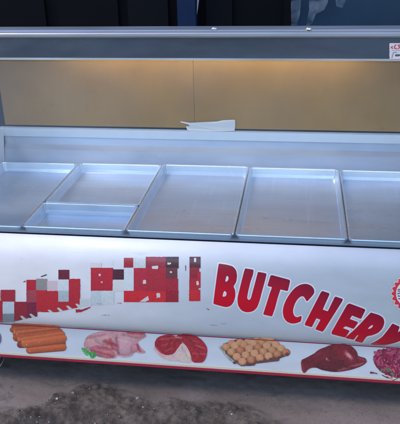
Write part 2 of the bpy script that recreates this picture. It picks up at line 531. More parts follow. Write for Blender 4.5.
def inside(X, Y, poly):
    r = np.zeros(X.shape, bool); n = len(poly)
    for i in range(n):
        x0, y0 = poly[i]; x1, y1 = poly[(i + 1) % n]
        if y0 == y1: continue
        c = ((y0 > Y) != (y1 > Y)) & (X < (x1 - x0) * (Y - y0) / (y1 - y0) + x0)
        r ^= c
    return r

def segdist(X, Y, a, b):
    ax, ay = a; bx, by = b; dx, dy = bx - ax, by - ay
    t = np.clip(((X - ax) * dx + (Y - ay) * dy) / (dx * dx + dy * dy + 1e-12), 0, 1)
    return np.hypot(X - ax - t * dx, Y - ay - t * dy), t

def polydist(X, Y, poly):
    d = np.full(X.shape, 1e9)
    for i in range(len(poly)):
        d = np.minimum(d, segdist(X, Y, poly[i], poly[(i + 1) % len(poly)])[0])
    return d

class Canvas:
    def __init__(s, x0, y0, x1, y1, k=K):
        s.nx = int((x1 - x0) * k) + 1; s.ny = int((y1 - y0) * k) + 1
        s.X, s.Y = np.meshgrid(np.linspace(x0, x1, s.nx), np.linspace(y0, y1, s.ny))
        s.rgb = np.zeros(s.X.shape + (3,)); s.a = np.zeros(s.X.shape, bool)
    def put(s, m, col):
        s.rgb[m] = (col[m] if isinstance(col, np.ndarray) and col.ndim == 3 else np.asarray(col, float)); s.a |= m
    def shade(s, col, f): return np.asarray(col, float) * f[..., None]
    def rect(s, x0, y0, x1, y1, col, rag=.5, seed=1, var=.07):
        jx = (vnoise(s.X, s.Y, .9, seed) - .5) * rag * 2; jy = (vnoise(s.X, s.Y, .9, seed + 7) - .5) * rag * 2
        m = (s.X + jx > x0) & (s.X + jx < x1) & (s.Y + jy > y0) & (s.Y + jy < y1)
        s.put(m, s.shade(col, 1 - var + 2 * var * vnoise(s.X, s.Y, .6, seed + 3)))
    def poly(s, pts, col, var=.12, sc=.5, seed=1, rag=0):
        X, Y = s.X, s.Y
        if rag: X = X + (vnoise(X, Y, .8, seed) - .5) * 2 * rag; Y = Y + (vnoise(s.X, Y, .8, seed + 5) - .5) * 2 * rag
        m = inside(X, Y, pts)
        s.put(m, s.shade(col, 1 - var + 2 * var * vnoise(s.X, s.Y, sc, seed + 2)))
        return m
    def capsule(s, a, b, r, col, hi=.28, sh=.5, seed=1):
        d, t = segdist(s.X, s.Y, a, b)
        m = d < r
        dx, dy = b[0] - a[0], b[1] - a[1]; L = math.hypot(dx, dy)
        v = (-(s.X - a[0]) * dy + (s.Y - a[1]) * dx) / L / r
        f = 1 - sh * np.clip(v + .25, 0, 2) ** 2 - .35 * np.clip(d / r - .72, 0, 1) + hi * np.exp(-((v + .42) / .22) ** 2) * (.6 + .8 * vnoise(s.X, s.Y, .35, seed))
        f *= .93 + .14 * vnoise(s.X, s.Y, .7, seed + 3)
        s.put(m, np.clip(s.shade(col, f), 0, 250))
    def ball(s, c, rx, ry, col, hi=.25, sh=.5, seed=1, rot=0.):
        X = s.X - c[0]; Y = s.Y - c[1]; ca, sa = math.cos(rot), math.sin(rot)
        u = (X * ca + Y * sa) / rx; v = (-X * sa + Y * ca) / ry
        q = u * u + v * v; m = q < 1
        f = 1 - sh * q ** 1.5 * np.clip(.55 + .6 * v + .2 * u, 0, 1.3) + hi * np.exp(-((u + .25) ** 2 + (v + .35) ** 2) / .12)
        f *= .94 + .12 * vnoise(s.X, s.Y, .8, seed)
        s.put(m, np.clip(s.shade(col, f), 0, 250))
    def streak(s, a, b, r, col, fade=.6, seed=1):
        d, t = segdist(s.X + (vnoise(s.X, s.Y, .3, seed) - .5) * 2.2, s.Y + (vnoise(s.X, s.Y, .3, seed + 4) - .5) * 2.2, a, b)
        k = np.clip(1 - d / r, 0, 1) * fade; m = s.a & (k > 0)
        s.rgb[m] = s.rgb[m] * (1 - k[m])[:, None] + np.asarray(col, float) * k[m][:, None]
    def mesh(s, name, prof, mat, parent, off=.0005, extra=None):
        a = s.a
        pos, ok = surf_hit(s.X, s.Y, prof, off)
        a = a & ok
        f = grid_faces(s.ny, s.nx)
        keep = a.ravel()[f].all(1); f = f[keep]
        used = np.unique(f); remap = -np.ones(a.size, int); remap[used] = np.arange(len(used))
        me = bpy.data.meshes.new(name)
        me.from_pydata(pos.reshape(-1, 3)[used].tolist(), [], remap[f].tolist())
        col = np.ones((len(used), 4), np.float32); col[:, :3] = ink(s.rgb.reshape(-1, 3)[used])
        at = me.attributes.new('ink', 'FLOAT_COLOR', 'POINT'); at.data.foreach_set('color', col.ravel())
        if extra is not None:
            e = me.attributes.new('edge', 'FLOAT', 'POINT'); e.data.foreach_set('value', extra.ravel()[used].astype(np.float32))
        return link_mesh(name, me, mat, parent, smooth=True)

letters_lift = .6
def chaikin(p, r=.2, it=2):
    for _ in range(it):
        q = []
        for i in range(len(p)):
            a, b = p[i], p[(i + 1) % len(p)]
            q += [((1 - r) * a[0] + r * b[0], (1 - r) * a[1] + r * b[1]), (r * a[0] + (1 - r) * b[0], r * a[1] + (1 - r) * b[1])]
        p = q
    return p
def zm(ox, oy, s, pts): return [(ox + x / s, oy + y / s) for x, y in pts]

z1 = lambda p: zm(205, 255, 6.667, p); z2 = lambda p: zm(255, 265, 6.667, p); z3 = lambda p: zm(305, 275, 6.057, p); z4 = lambda p: zm(350, 290, 7.06, p)
letters = [
    ('B', [chaikin(z1([(93, 60), (98, 60), (150, 68), (185, 78), (206, 103), (212, 140), (205, 182), (186, 210), (198, 232), (201, 270), (190, 312), (170, 338), (140, 346), (100, 336), (61, 325), (58, 320), (72, 210)]), .2, 2),
           chaikin(z1([(140, 139), (152, 136), (161, 150), (157, 170), (144, 181), (131, 179)]), .22, 2),
           chaikin(z1([(124, 238), (139, 239), (148, 256), (142, 275), (128, 281), (112, 279)]), .22, 2)]),
    ('U', [chaikin(z1([(268, 92), (272, 92), (318, 99), (322, 102), (318, 130), (300, 180), (284, 250), (278, 285), (284, 299), (296, 303), (308, 292), (320, 245), (340, 172), (354, 117), (357, 115), (404, 124), (408, 127), (398, 170), (377, 245), (362, 305), (345, 350), (320, 373), (280, 381), (245, 369), (222, 335), (218, 290), (235, 220), (255, 140)]), .2, 2)]),
    ('T', [chaikin(z2([(107, 68), (233, 102), (217, 172), (168, 160), (150, 215), (130, 290), (112, 341), (57, 328), (76, 270), (99, 195), (117, 146), (85, 138)]), .06, 2)]),
    ('C', [chaikin(z2([(394, 188), (391, 160), (372, 138), (340, 127), (305, 132), (270, 152), (240, 185), (212, 228), (194, 270), (187, 312), (194, 350), (213, 376), (245, 389), (278, 385), (301, 376), (304, 372), (309, 344), (305, 342), (283, 352), (264, 346), (252, 325), (251, 297), (261, 262), (279, 229), (305, 206), (326, 207), (336, 222), (345, 239), (350, 238)]), .2, 2)]),
    ('H', [chaikin(z3([(102, 98), (148, 113), (104, 211), (139, 223), (183, 132), (230, 148), (108, 342), (65, 328), (97, 270), (68, 259), (40, 314), (-2, 301)]), .06, 2)]),
    ('E', [chaikin(z3([(262, 172), (365, 210), (338, 264), (284, 243), (268, 268), (320, 287), (294, 324), (246, 308), (224, 322), (268, 339), (243, 377), (158, 355)]), .06, 2)]),
    ('R', [chaikin(zm(0, 0, 1, [(370.8, 313.0), (371.2, 313.0), (379, 315.3), (383, 318), (384.2, 322.5), (382.2, 328.5), (377.8, 333), (371.5, 335.5), (366.5, 336.2), (362.2, 342.9), (361.9, 343.2), (355.5, 341.5), (355.3, 341.1), (359.4, 334.8), (357, 335.2), (353.8, 339.6), (353.4, 339.8), (346.2, 338.4), (346.0, 338.0), (356, 329)]), .2, 2),
           chaikin(z4([(118, 276), (148, 247), (166, 243), (162, 263), (140, 279)]), .22, 2)]),
    ('Y', [chaikin(z4([(300, 240), (304, 241), (345, 259), (347, 263), (332, 308), (372, 282), (424, 300), (428, 303), (395, 340), (330, 372), (258, 390), (195, 394), (141, 387), (180, 371), (228, 338), (264, 292)]), .18, 2)]),
]
# all eight letters are one print: the words read as one thing on the panel
lc = Canvas(209, 258, 414, 349, 2.5)
sd = np.full(lc.X.shape, 1e9)
for nm, polys in letters:
    ins = np.zeros(lc.X.shape, bool); d = np.full(lc.X.shape, 1e9)
    for p in polys:
        if nm in 'RY': p = [(x_, y_ - letters_lift * max(0, (y_ - 326) / 16)) for x_, y_ in p]
        ins ^= inside(lc.X, lc.Y, p); d = np.minimum(d, polydist(lc.X, lc.Y, p))
    sd = np.minimum(sd, np.where(ins, -d, d))
# the lettering's ink runs from dark maroon at its top edge to bright crimson
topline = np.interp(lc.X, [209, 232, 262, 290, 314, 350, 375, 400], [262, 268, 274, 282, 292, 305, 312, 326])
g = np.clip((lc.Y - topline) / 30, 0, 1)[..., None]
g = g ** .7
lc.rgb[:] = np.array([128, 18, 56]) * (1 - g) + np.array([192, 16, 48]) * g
sd = sd - .45
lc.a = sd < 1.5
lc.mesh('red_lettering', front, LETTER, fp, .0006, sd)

# blocky red print at the left of the panel
mc = Canvas(-6, 250, 206, 327, 4.6)
BL = [(-6, 291, 0, 301, (150, 20, 50)), (1, 290, 15, 301.5, (166, 26, 56)), (-6, 301, 3, 323, (172, 20, 48)), (3, 302, 14.5, 314, (190, 205, 236)), (3, 314, 14.5, 322, (128, 140, 168)),
      (14.5, 302, 27, 321, (150, 20, 50)), (27, 302, 37, 318, (122, 20, 66)), (26.5, 280, 36.5, 290.8, (176, 4, 46)), (36.3, 279, 47, 290.8, (142, 138, 152)),
      (26.5, 290.5, 37, 302, (163, 62, 86)), (36.7, 290.5, 58.5, 312, (186, 27, 46)), (47.5, 281, 58.5, 290.6, (222, 200, 230)),
      (58, 279, 69, 291.3, (203, 213, 243)), (58.5, 291, 69, 302, (172, 184, 212)), (58.5, 302, 69, 312, (184, 22, 46)), (58.5, 270, 69, 279.2, (102, 10, 46)), (69, 279, 80, 309, (180, 22, 48)),
      (80, 299, 91, 306, (196, 206, 232)), (90, 263, 101, 268.5, (206, 204, 232)), (91, 268, 113, 291, (178, 18, 50)), (91, 291, 102, 305, (190, 202, 232)), (102, 291, 113.5, 304, (200, 210, 236)),
      (113, 269.5, 124, 280, (74, 14, 46)), (113, 280, 124, 291, (206, 212, 236)), (124, 258, 133.6, 268.4, (150, 14, 50)), (124.3, 268, 134.2, 291.3, (203, 213, 243)), (133.6, 258, 146, 268.4, (188, 198, 226)),
      (134, 268.3, 146.2, 291.2, (172, 26, 60)), (124, 291, 166.2, 302, (202, 24, 46)), (146, 257, 166.2, 268.3, (140, 28, 64)), (146, 268, 166.2, 291.2, (166, 24, 54)),
      (166, 257, 178.5, 268.3, (58, 14, 40)), (166, 268, 177.2, 279.3, (100, 46, 60)), (166, 279, 178, 291.2, (160, 20, 54)), (166, 291, 178.3, 302, (148, 14, 46)),
      (189.6, 257, 200.4, 268, (76, 14, 46)), (189.6, 268, 199, 279, (140, 18, 48)), (189.4, 279, 198.4, 290.5, (172, 22, 48)), (189.3, 290, 200.2, 301, (194, 24, 46)), (198, 272, 200.4, 288, (176, 22, 46))]
for i, b in enumerate(BL): mc.rect(b[0] - .3, b[1] - .3, b[2] + .3, b[3] + .3, b[4], rag=.12, seed=i + 2, var=.05)
# saw-tooth lower edge cut off along a slanted line
slope = lambda X: 321.5 - (X - 15) * 13.2 / 60
cut = (mc.Y > slope(mc.X)) & (mc.X > 15) & (mc.X < 81)
mc.a &= ~cut
for k in range(7):
    xt = 20 + k * 9.2
    tooth = [(xt, slope(xt) - 4.4), (xt + 2.2, slope(xt) - 4.6), (xt + 7.2, slope(xt + 7) + .6), (xt + 3.5, slope(xt + 3) + .8)]
    mc.put(inside(mc.X, mc.Y, tooth) & mc.a, (196, 204, 226))
for k, p in enumerate([(152, 266, 158, 269), (143, 280, 146, 283.6), (156.5, 293, 160, 297.6), (98.5, 274, 100.6, 276), (101, 281.5, 102.5, 282.8), (167.5, 262.5, 171, 264.6), (170, 271, 172, 273), (194, 258, 196, 262), (196.5, 281, 198.6, 285)]):
    mc.rect(*p, (214, 208, 228), rag=.5, seed=60 + k)
mc.put(inside(mc.X, mc.Y, [(139.5, 301.6), (148, 296), (149, 300), (145, 301.8)]), (206, 206, 230))
mc.put(inside(mc.X, mc.Y, [(40, 276.4), (46.5, 274), (47, 275.2), (41.5, 277.2)]), (52, 22, 48))
mc.put(inside(mc.X, mc.Y, [(23, 281.6), (25.6, 280.4), (25.8, 281.6), (23.4, 282.6)]), (70, 22, 48))
mc.put(inside(mc.X, mc.Y, [(185, 265.5), (186, 265.2), (186.2, 271), (185.4, 271.2)]), (80, 40, 80))
for q in ([(75, 309), (81.5, 309.5), (90.5, 306.5), (90.5, 308), (82, 312), (76, 313)],):
    mc.poly(q, (168, 34, 66), seed=4, rag=.4)
mc.mesh('blocky_red_print', front, PRINT, fp, .0006)

# faint smudges where old print was rubbed off
for k, (x, y, l) in enumerate([(97, 303.5, 5), (102, 315, 8), (211, 325, 6), (221, 323.6, 5), (118, 303, 3), (207, 309, 2)]):
    sc_ = Canvas(x - 3, y - 3, x + l + 3, y + 3, 3)
    dd, _ = segdist(sc_.X, sc_.Y, (x, y), (x + l, y + .4)); m_ = dd + (vnoise(sc_.X, sc_.Y, .9, k + 5) - .5) * 1.6 < .55
    sc_.put(m_, (150, 158, 196) if k < 4 else (170, 60, 90))
    sc_.mesh('rubbed_print_mark', front, PRINT, fp, .0008)

# saw-edged round seal at the right
sl_ = Canvas(388, 272, 430, 318, 4)
cx, cy = 409.4, 293.6
th = np.arctan2(sl_.Y - cy, sl_.X - cx); rr = np.hypot((sl_.X - cx) * 1.0, sl_.Y - cy)
tooth = np.abs(((th * 20 / (2 * math.pi)) % 1) * 2 - 1)
rad = 15.4 + 3.0 * tooth ** .8
sl_.put(rr < rad + 1.2, (224, 224, 242)); sl_.put(rr < rad, (198, 20, 62)); sl_.put(rr < 13.4, (222, 226, 246))
for k, (a, b) in enumerate([((398.2, 289.6), (402, 289)), ((398, 291.2), (401, 291)), ((397.6, 293.8), (400.2, 293.0)), ((398, 296), (402, 296.2)), ((398.6, 298.8), (401.4, 298.2)),
                            ((404, 288), (404.4, 300)), ((408, 287.6), (408, 299.6)), ((411.5, 288), (414, 299.4)), ((416, 288), (419.5, 288.4)), ((416.5, 293.4), (419.5, 293.6)), ((416, 299), (420, 299))]):
    dd, _ = segdist(sl_.X, sl_.Y, a, b); sl_.put(dd < .55, (74, 50, 104))
sl_.mesh('round_seal', front, PRINT, fp, .0006)

# ---- meat pictures on the lower strip
def picture(name, cv, grain=1.0):
    g_ = 1 + grain * (-.20 + .26 * vnoise(cv.X, cv.Y, .7, 91, 4) + .14 * vnoise(cv.X, cv.Y, 3.0, 92, 1))
    h_ = vnoise(cv.X, cv.Y, .45, 93, 3)[..., None]
    cv.rgb = np.clip(cv.rgb * g_[..., None] * (1 + (h_ - .5) * np.array([.10, -.12, .06])), 0, 250)
    return cv.mesh(name, STRIP, PRINT, ks, .0012)
# sausages
cv = Canvas(8, 321, 72, 359)
zs = lambda p: zm(0, 310, 3.636, p)
for i, (a, b, r, col) in enumerate([((50, 58), (196, 54), 9, (140, 62, 40)), ((46, 72), (180, 62), 11, (150, 66, 42)), ((58, 86), (206, 70), 13, (164, 78, 48)), ((60, 101), (216, 82), 14, (150, 66, 42)),
                                    ((78, 112), (222, 90), 15, (170, 80, 50)), ((74, 126), (226, 122), 13, (122, 48, 34)), ((108, 146), (228, 136), 14, (168, 78, 46)), ((94, 122), (226, 104), 17, (176, 84, 52))]):
    A, B_ = zs([a, b]); cv.capsule(A, B_, r / 3.636, tuple(q * k for q, k in zip(col, (1.08, 1.12, 1.12))), hi=.14, sh=.2, seed=i + 3)
for k, (x, y) in enumerate([(62, 88), (66, 102), (82, 114), (96, 126), (108, 150), (52, 74)]):
    P = zs([(x, y)])[0]; d_ = np.hypot(cv.X - P[0], cv.Y - P[1]); cv.put(d_ < .7, (206, 140, 112))
picture('sausage_picture', cv, .35)
# chicken
cv = Canvas(79, 326, 150, 362)
zc = lambda p: zm(75, 315, 3.636, p)
m0 = cv.poly(chaikin(zc([(30, 110), (36, 88), (54, 70), (90, 60), (140, 56), (190, 60), (232, 58), (256, 66), (260, 80), (240, 90), (226, 100), (242, 122), (260, 136), (238, 142), (218, 134), (206, 150), (178, 156), (152, 148), (146, 158), (112, 160), (80, 152), (58, 132), (36, 126)])), (190, 138, 158), .16, .25, 3)
for i, (c, rx, ry, col, rot) in enumerate([((70, 100), 36, 32, (196, 146, 164), 0), ((112, 86), 46, 24, (200, 152, 172), .1), ((96, 132), 44, 20, (178, 108, 130), .2), ((180, 112), 36, 36, (196, 150, 176), .5),
                                           ((222, 72), 34, 12, (196, 128, 146), .05), ((216, 120), 15, 18, (190, 128, 152), .6), ((120, 142), 26, 15, (190, 118, 134), .1)]):
    P = zc([c])[0]; cv.ball(P, rx / 3.636, ry / 3.636, col, hi=.10, sh=.22, seed=i, rot=rot)
for i, (a, b, r, col) in enumerate([((108, 96), (150, 110), 9, (150, 34, 54)), ((128, 90), (138, 120), 8, (160, 44, 62)), ((150, 84), (158, 140), 6, (150, 66, 92)), ((190, 64), (250, 68), 5, (150, 40, 60)),
                                    ((60, 128), (140, 150), 6, (150, 60, 80)), ((226, 108), (236, 132), 6, (140, 30, 50)), ((44, 84), (110, 70), 6, (170, 100, 124)), ((84, 118), (150, 126), 7, (160, 70, 92)), ((160, 90), (200, 100), 6, (214, 176, 192))]):
    A, B_ = zc([a, b]); cv.streak(A, B_, r / 3.0, col, .75, i)
for i, q in enumerate([[(22, 118), (36, 120), (52, 132), (58, 146), (40, 142), (26, 132)], [(50, 136), (66, 132), (80, 146), (68, 158), (56, 158)], [(30, 134), (44, 140), (50, 150), (36, 146)]]):
    cv.poly(chaikin(zc(q), .15, 1), [(72, 160, 92), (58, 148, 78), (88, 172, 104)][i], .22, .9, i)
picture('chicken_picture', cv, .7)
# steak
cv = Canvas(151, 328, 213, 368)
zk = lambda p: zm(145, 315, 3.89, p)
cv.poly(chaikin(zk([(34, 112), (36, 140), (58, 164), (92, 178), (128, 178), (140, 184), (180, 187), (182, 150), (160, 110), (100, 100)])), (206, 176, 192), .1, .4, 4)
cv.poly(chaikin(zk([(36, 108), (48, 86), (78, 76), (110, 77), (128, 84), (142, 96), (146, 112), (128, 128), (112, 152), (84, 158), (56, 146), (40, 126)])), (150, 20, 42), .22, .35, 7)
cv.poly(chaikin(zk([(118, 80), (150, 72), (196, 78), (226, 100), (244, 128), (240, 164), (226, 187), (182, 186), (178, 152), (160, 118), (142, 104)])), (156, 22, 44), .22, .35, 9)
cv.poly(chaikin(zk([(142, 108), (158, 118), (172, 146), (180, 185), (140, 180), (118, 168), (124, 138)])), (214, 192, 202), .1, .6, 5)
for i, (a, b, r, col, f) in enumerate([((60, 94), (120, 90), 5, (206, 110, 126), .5), ((66, 120), (110, 108), 5, (196, 80, 100), .5), ((80, 140), (104, 128), 4, (204, 100, 116), .5), ((170, 92), (210, 104), 5, (200, 84, 100), .5),
                                       ((196, 118), (232, 128), 4, (214, 120, 130), .6), ((186, 150), (236, 152), 5, (206, 96, 110), .6), ((40, 130), (76, 164), 7, (226, 160, 176), .6), ((110, 80), (140, 90), 5, (220, 170, 180), .7),
                                       ((150, 130), (166, 170), 4, (160, 120, 120), .5), ((144, 122), (150, 140), 3, (120, 90, 90), .5), ((100, 96), (90, 126), 6, (110, 10, 30), .6), ((206, 140), (222, 176), 6, (118, 10, 32), .5), ((150, 80), (180, 100), 6, (120, 10, 30), .5)]):
    A, B_ = zk([a, b]); cv.streak(A, B_, r / 3.2, col, f, i + 2)
picture('steak_picture', cv)
# eggs
cv = Canvas(216, 334, 294, 372)
ze = lambda p: zm(210, 315, 3.89, p)
cv.poly(ze([(34, 126), (44, 118), (64, 148), (88, 168), (128, 188), (126, 200), (84, 186), (58, 160)]), (150, 160, 176), .2, .6, 3)
cv.poly(ze([(50, 112), (110, 92), (240, 92), (306, 146), (308, 156), (272, 170), (268, 180), (180, 190), (172, 198), (120, 200), (60, 150)]), (104, 60, 56), .2, .6, 5)
A0, B0, C0, D0 = np.array([56., 126]), np.array([126., 182]), np.array([296., 146]), np.array([236., 100])
A1 = np.array([124., 98])
egg = []
n1, n2 = 4, 6
for i in range(n2):
    for j in range(n1):
        u, v = i / (n2 - 1), j / (n1 - 1)       # u: left to right, v: back to front
        top = np.array([118., 100]) * (1 - u) + D0 * u
        lft = A0
        p = (1 - v) * ((1 - u) * np.array([62., 126]) + u * D0) + v * ((1 - u) * B0 + u * C0)
        egg.append((p[1], p[0]))
for j in range(3):
    for i in range(5):
        u = i / 4; p = np.array([84., 112]) * (1 - u) + np.array([214., 98]) * u
        if j == 0: egg.append((p[1], p[0]))
egg.sort()
for i, (y, x) in enumerate(egg):
    P = ze([(x, y)])[0]
    q = random.random()
    col = (212 - 34 * q, 158 - 46 * q, 128 - 44 * q)
    cv.ball((P[0], P[1]), 4.3, 3.95, col, hi=.14, sh=.5, seed=i)
for i, (x, y) in enumerate([(96, 186), (150, 192), (196, 182), (236, 172), (268, 166), (300, 152)]):
    P = ze([(x, y)])[0]; cv.ball(P, 1.9, 1.5, (92, 52, 78), sh=.2, seed=i)
picture('egg_picture', cv, .5)
# liver
cv = Canvas(299, 341, 370, 378)
zl = lambda p: zm(300, 315, 3.89, p)
cv.poly(chaikin(zl([(2, 176), (24, 166), (50, 152), (98, 124), (130, 112), (172, 112), (202, 136), (226, 160), (256, 167), (262, 184), (240, 200), (200, 214), (150, 223), (112, 221), (80, 210), (54, 204), (34, 210), (16, 230), (6, 216)])), (104, 16, 36), .16, .2, 3)
for i, (c, rx, ry, col, rot) in enumerate([((90, 160), 50, 30, (112, 20, 40), -.5), ((170, 158), 56, 46, (116, 18, 38), .2), ((130, 196), 70, 24, (92, 12, 30), .0), ((212, 186), 44, 18, (110, 20, 40), -.1)]):
    cv.ball(zl([c])[0], rx / 3.89, ry / 3.89, col, hi=.14, sh=.35, seed=i, rot=rot)
for i, (a, b, r, col, f) in enumerate([((178, 148), (200, 168), 10, (214, 130, 150), .8), ((186, 152), (194, 160), 7, (240, 190, 204), .7), ((104, 170), (110, 176), 5, (214, 150, 160), .8), ((150, 216), (246, 188), 6, (196, 110, 120), .6),
                                       ((22, 186), (90, 156), 7, (92, 8, 26), .6), ((110, 182), (200, 206), 8, (84, 6, 22), .55), ((130, 130), (150, 190), 9, (96, 8, 28), .45), ((4, 178), (14, 222), 6, (150, 30, 54), .6), ((226, 164), (258, 180), 5, (180, 70, 90), .6)]):
    A, B_ = zl([a, b]); cv.streak(A, B_, r / 3.2, col, f, i + 2)
picture('liver_picture', cv)
# mince
cv = Canvas(370, 344, 420, 386)
m0 = cv.poly(chaikin(zl([(284, 166), (296, 138), (336, 128), (389, 130), (432, 146), (446, 190), (428, 232), (392, 248), (352, 240), (322, 228), (302, 208), (286, 190)])), (128, 24, 62), .3, .6, 3, rag=1.0)
rg = random.Random(4)
for i in range(230):
    x = rg.uniform(286, 444); y = rg.uniform(130, 246)
    P = zl([(x, y)])[0]
    if not inside(np.array([[P[0]]]), np.array([[P[1]]]), zl([(288, 166), (298, 140), (336, 131), (389, 133), (430, 148), (442, 190), (424, 230), (392, 244), (352, 236), (322, 224), (304, 206)]))[0, 0]: continue
    a_ = rg.uniform(0, 6.28); l = rg.uniform(1, 2.6); q = rg.random()
    cv.capsule(P, (P[0] + l * math.cos(a_), P[1] + l * .8 * math.sin(a_)), rg.uniform(.8, 1.3), (150 + 40 * q, 34 + 44 * q, 84 + 44 * q) if q > .25 else (116, 16, 56), hi=.12, sh=.4, seed=i)
for i, q in enumerate([[(330, 204), (346, 206), (358, 218), (340, 222)], [(262, 222), (282, 220), (296, 226), (276, 230)], [(310, 214), (322, 210), (330, 216), (318, 220)], [(350, 226), (362, 222), (372, 232), (358, 236)]]):
    cv.poly(chaikin(zl(q), .15, 1), (84, 112, 78) if i != 1 else (70, 84, 60), .2, .9, i)
for i, (a, b) in enumerate([((338, 240), (362, 254)), ((362, 254), (378, 248)), ((320, 234), (342, 246)), ((268, 222), (300, 228))]):
    A, B_ = zl([a, b]); d_, _ = segdist(cv.X, cv.Y, A, B_); cv.put(d_ < .6, (110, 34, 60))
picture('mince_picture', cv)
# edge of one more printed picture at the left
cv = Canvas(-8, 328, 3, 350)
cv.ball((-3.5, 338.5), 5.0, 7.5, (140, 110, 170), sh=.4, seed=3)
cv.ball((-4.2, 336.5), 3.2, 4.0, (176, 70, 110), sh=.4, seed=4)
picture('meat_picture', cv)

# sticker on the fascia
st = Canvas(388.8, 42.6, 414, 62.6, 4)
fprof = [(TY, z38), (TY, z60 - .01)]
st.rect(389.3, 43, 413.5, 62, (206, 202, 226), rag=.15, seed=2)
st.rect(389.5, 59.4, 413.3, 62, (178, 70, 110), rag=.25, seed=5)
for k, (a, b, r, col) in enumerate([((392.4, 46.6), (391.2, 47.6), .55, 0), ((391.2, 47.6), (392.6, 48.4), .55, 0), ((396, 45), (394.4, 46.4), .6, 0), ((394.4, 46.4), (394.6, 48.2), .6, 0), ((394.6, 48.2), (396.4, 48.8), .6, 0),
                                    ((399.6, 45), (398.2, 45.4), .6, 0), ((398.2, 45.4), (399.8, 47.2), .6, 0), ((399.8, 47.2), (398.0, 48.8), .6, 0), ((402.4, 45), (402.4, 49), .6, 0), ((405, 45), (407.6, 48.8), .6, 0), ((409.4, 45), (409.6, 49), .6, 0),
                                    ((392, 57.6), (393.4, 52.6), .5, 1), ((393.4, 52.6), (396.4, 52.4), .5, 1), ((396, 55.4), (399.2, 55.2), 1.1, 2), ((401, 55), (403.6, 55.4), 1.1, 2), ((405.6, 53), (409, 57), .8, 1), ((392, 50.4), (411, 50.6), .3, 1)]):
    d_, _ = segdist(st.X, st.Y, a, b); st.put(d_ < r, [(176, 46, 92), (110, 128, 180), (62, 72, 120)][col])
st.mesh('sticker', fprof, PRINT, fa, .0012)

# ------------------------------------------------------------------ trays
def make_tray(x0, x1, y0, y1, z, rot, label, group='aluminium trays in the counter'):
    w_, d_ = x1 - x0, y1 - y0
    bm = bmesh.new()
    rings = [(.013, -.041), (.0045, -.008), (.0005, -.0065), (.0, -.003), (.0010, -.0004), (.0034, .0), (.0056, -.0012), (.0062, -.004), (.0105, -.036), (.014, -.0392)]
    def ring(ins, zz):
        hw, hd = w_ / 2 - ins, d_ / 2 - ins; r = max(.004, .014 - ins * .3); v = []
        for cxs, cys, a0 in ((1, 1, 0), (-1, 1, 90), (-1, -1, 180), (1, -1, 270)):
            for k in range(5):
                a = R(a0 + 22.5 * k)
                v.append(bm.verts.new((cxs * (hw - r) + r * math.cos(a), cys * (hd - r) + r * math.sin(a), zz)))
        return v
    rr_ = [ring(*q) for q in rings]
    n = len(rr_[0])
    for q, (a, b) in enumerate(zip(rr_, rr_[1:])):
        for i in range(n):
            f = bm.faces.new((a[i], a[(i + 1) % n], b[(i + 1) % n], b[i])); f.material_index = 1 if 1 <= q <= 6 else 0
    bm.faces.new(list(reversed(rr_[0]))); bm.faces.new(rr_[-1])
    bmesh.ops.recalc_face_normals(bm, faces=bm.faces)
    me = bpy.data.meshes.new('serving_tray'); bm.to_mesh(me); bm.free()
    me.transform(Matrix.Translation((0, 0, .041)))
    me.materials.append(TRAY); me.materials.append(RIM)
    o = link_mesh('serving_tray', me, None, smooth=False)
    o.location = ((x0 + x1) / 2, (y0 + y1) / 2, z - .041); o.rotation_euler = (0, 0, R(rot))
    return tag(o, label, 'tray', group)
YD = .633
ymid = float(at_z(100, 203, Z0)[1])
make_tray(-.335, -.003, .010, YD, Z0 - .006, 0, 'long aluminium tray at the counter\'s left end, cut off by the photo\'s left edge')
make_tray(.001, .349, .002, ymid - .006, Z0, .0, 'short aluminium tray against the front glass, before another short tray')
make_tray(.0015, .3485, ymid + .004, YD, Z0 - .003, .1, 'shorter aluminium tray at the back, directly behind the small front tray')
make_tray(.351, .699, .000, YD - .002, Z0 + .001, -.1, 'full length empty tray just right of the bay that holds two short trays')
make_tray(.7015, 1.0485, .003, YD - .004, Z0 - .001, .08, 'full length empty tray in the middle of the BUTCHERY word, left of the last tray')
make_tray(1.051, 1.405, .004, YD - .003, Z0 - .003, 0, 'full length aluminium tray at the right, below the sticker on the top beam')

# ------------------------------------------------------------------ cardboard behind the trays
def sheet(name, x0, x1, y, z0, z1, th, mat, warp, seed):
    nx_, nz_ = 40, 14
    bm = bmesh.new(); F = []; B_ = []
    for j in range(nz_ + 1):
        for i in range(nx_ + 1):
            x = x0 + (x1 - x0) * i / nx_; zz = z0 + (z1 - z0) * j / nz_
            d_ = warp * mnoise.noise((x * 3 + seed, zz * 4, seed))
            F.append(bm.verts.new((x, y + d_, zz))); B_.append(bm.verts.new((x, y + d_ + th, zz)))
    for j in range(nz_):
        for i in range(nx_):
            a = j * (nx_ + 1) + i; q = (a, a + 1, a + nx_ + 2, a + nx_ + 1)
            bm.faces.new([F[k] for k in q]); bm.faces.new([B_[k] for k in reversed(q)])
    per = [i for i in range(nx_ + 1)] + [j * (nx_ + 1) + nx_ for j in range(1, nz_ + 1)] + [nz_ * (nx_ + 1) + i for i in range(nx_ - 1, -1, -1)] + [j * (nx_ + 1) for j in range(nz_ - 1, 0, -1)]
    for a, b in zip(per, per[1:] + per[:1]): bm.faces.new((F[a], F[b], B_[b], B_[a]))
    return build(name, bm, mat, smooth=False)
xj = float(at_y(194, 95, .766)[0])
zc0, zc1 = LIPZ + .0108, z58 - .003
c1 = recenter(sheet('cardboard_sheet', XL + .026, xj, .7625, zc0, zc1, .004, CARD, .0022, 1.7))
tag(c1, 'brown cardboard sheet lining the counter\'s back, left of the vertical joint', 'cardboard', 'cardboard sheets lining the counter')
c2 = recenter(sheet('cardboard_sheet', xj + .0015, XR - .026, .7605, zc0, zc1, .004, CARD, .0022, 6.2))
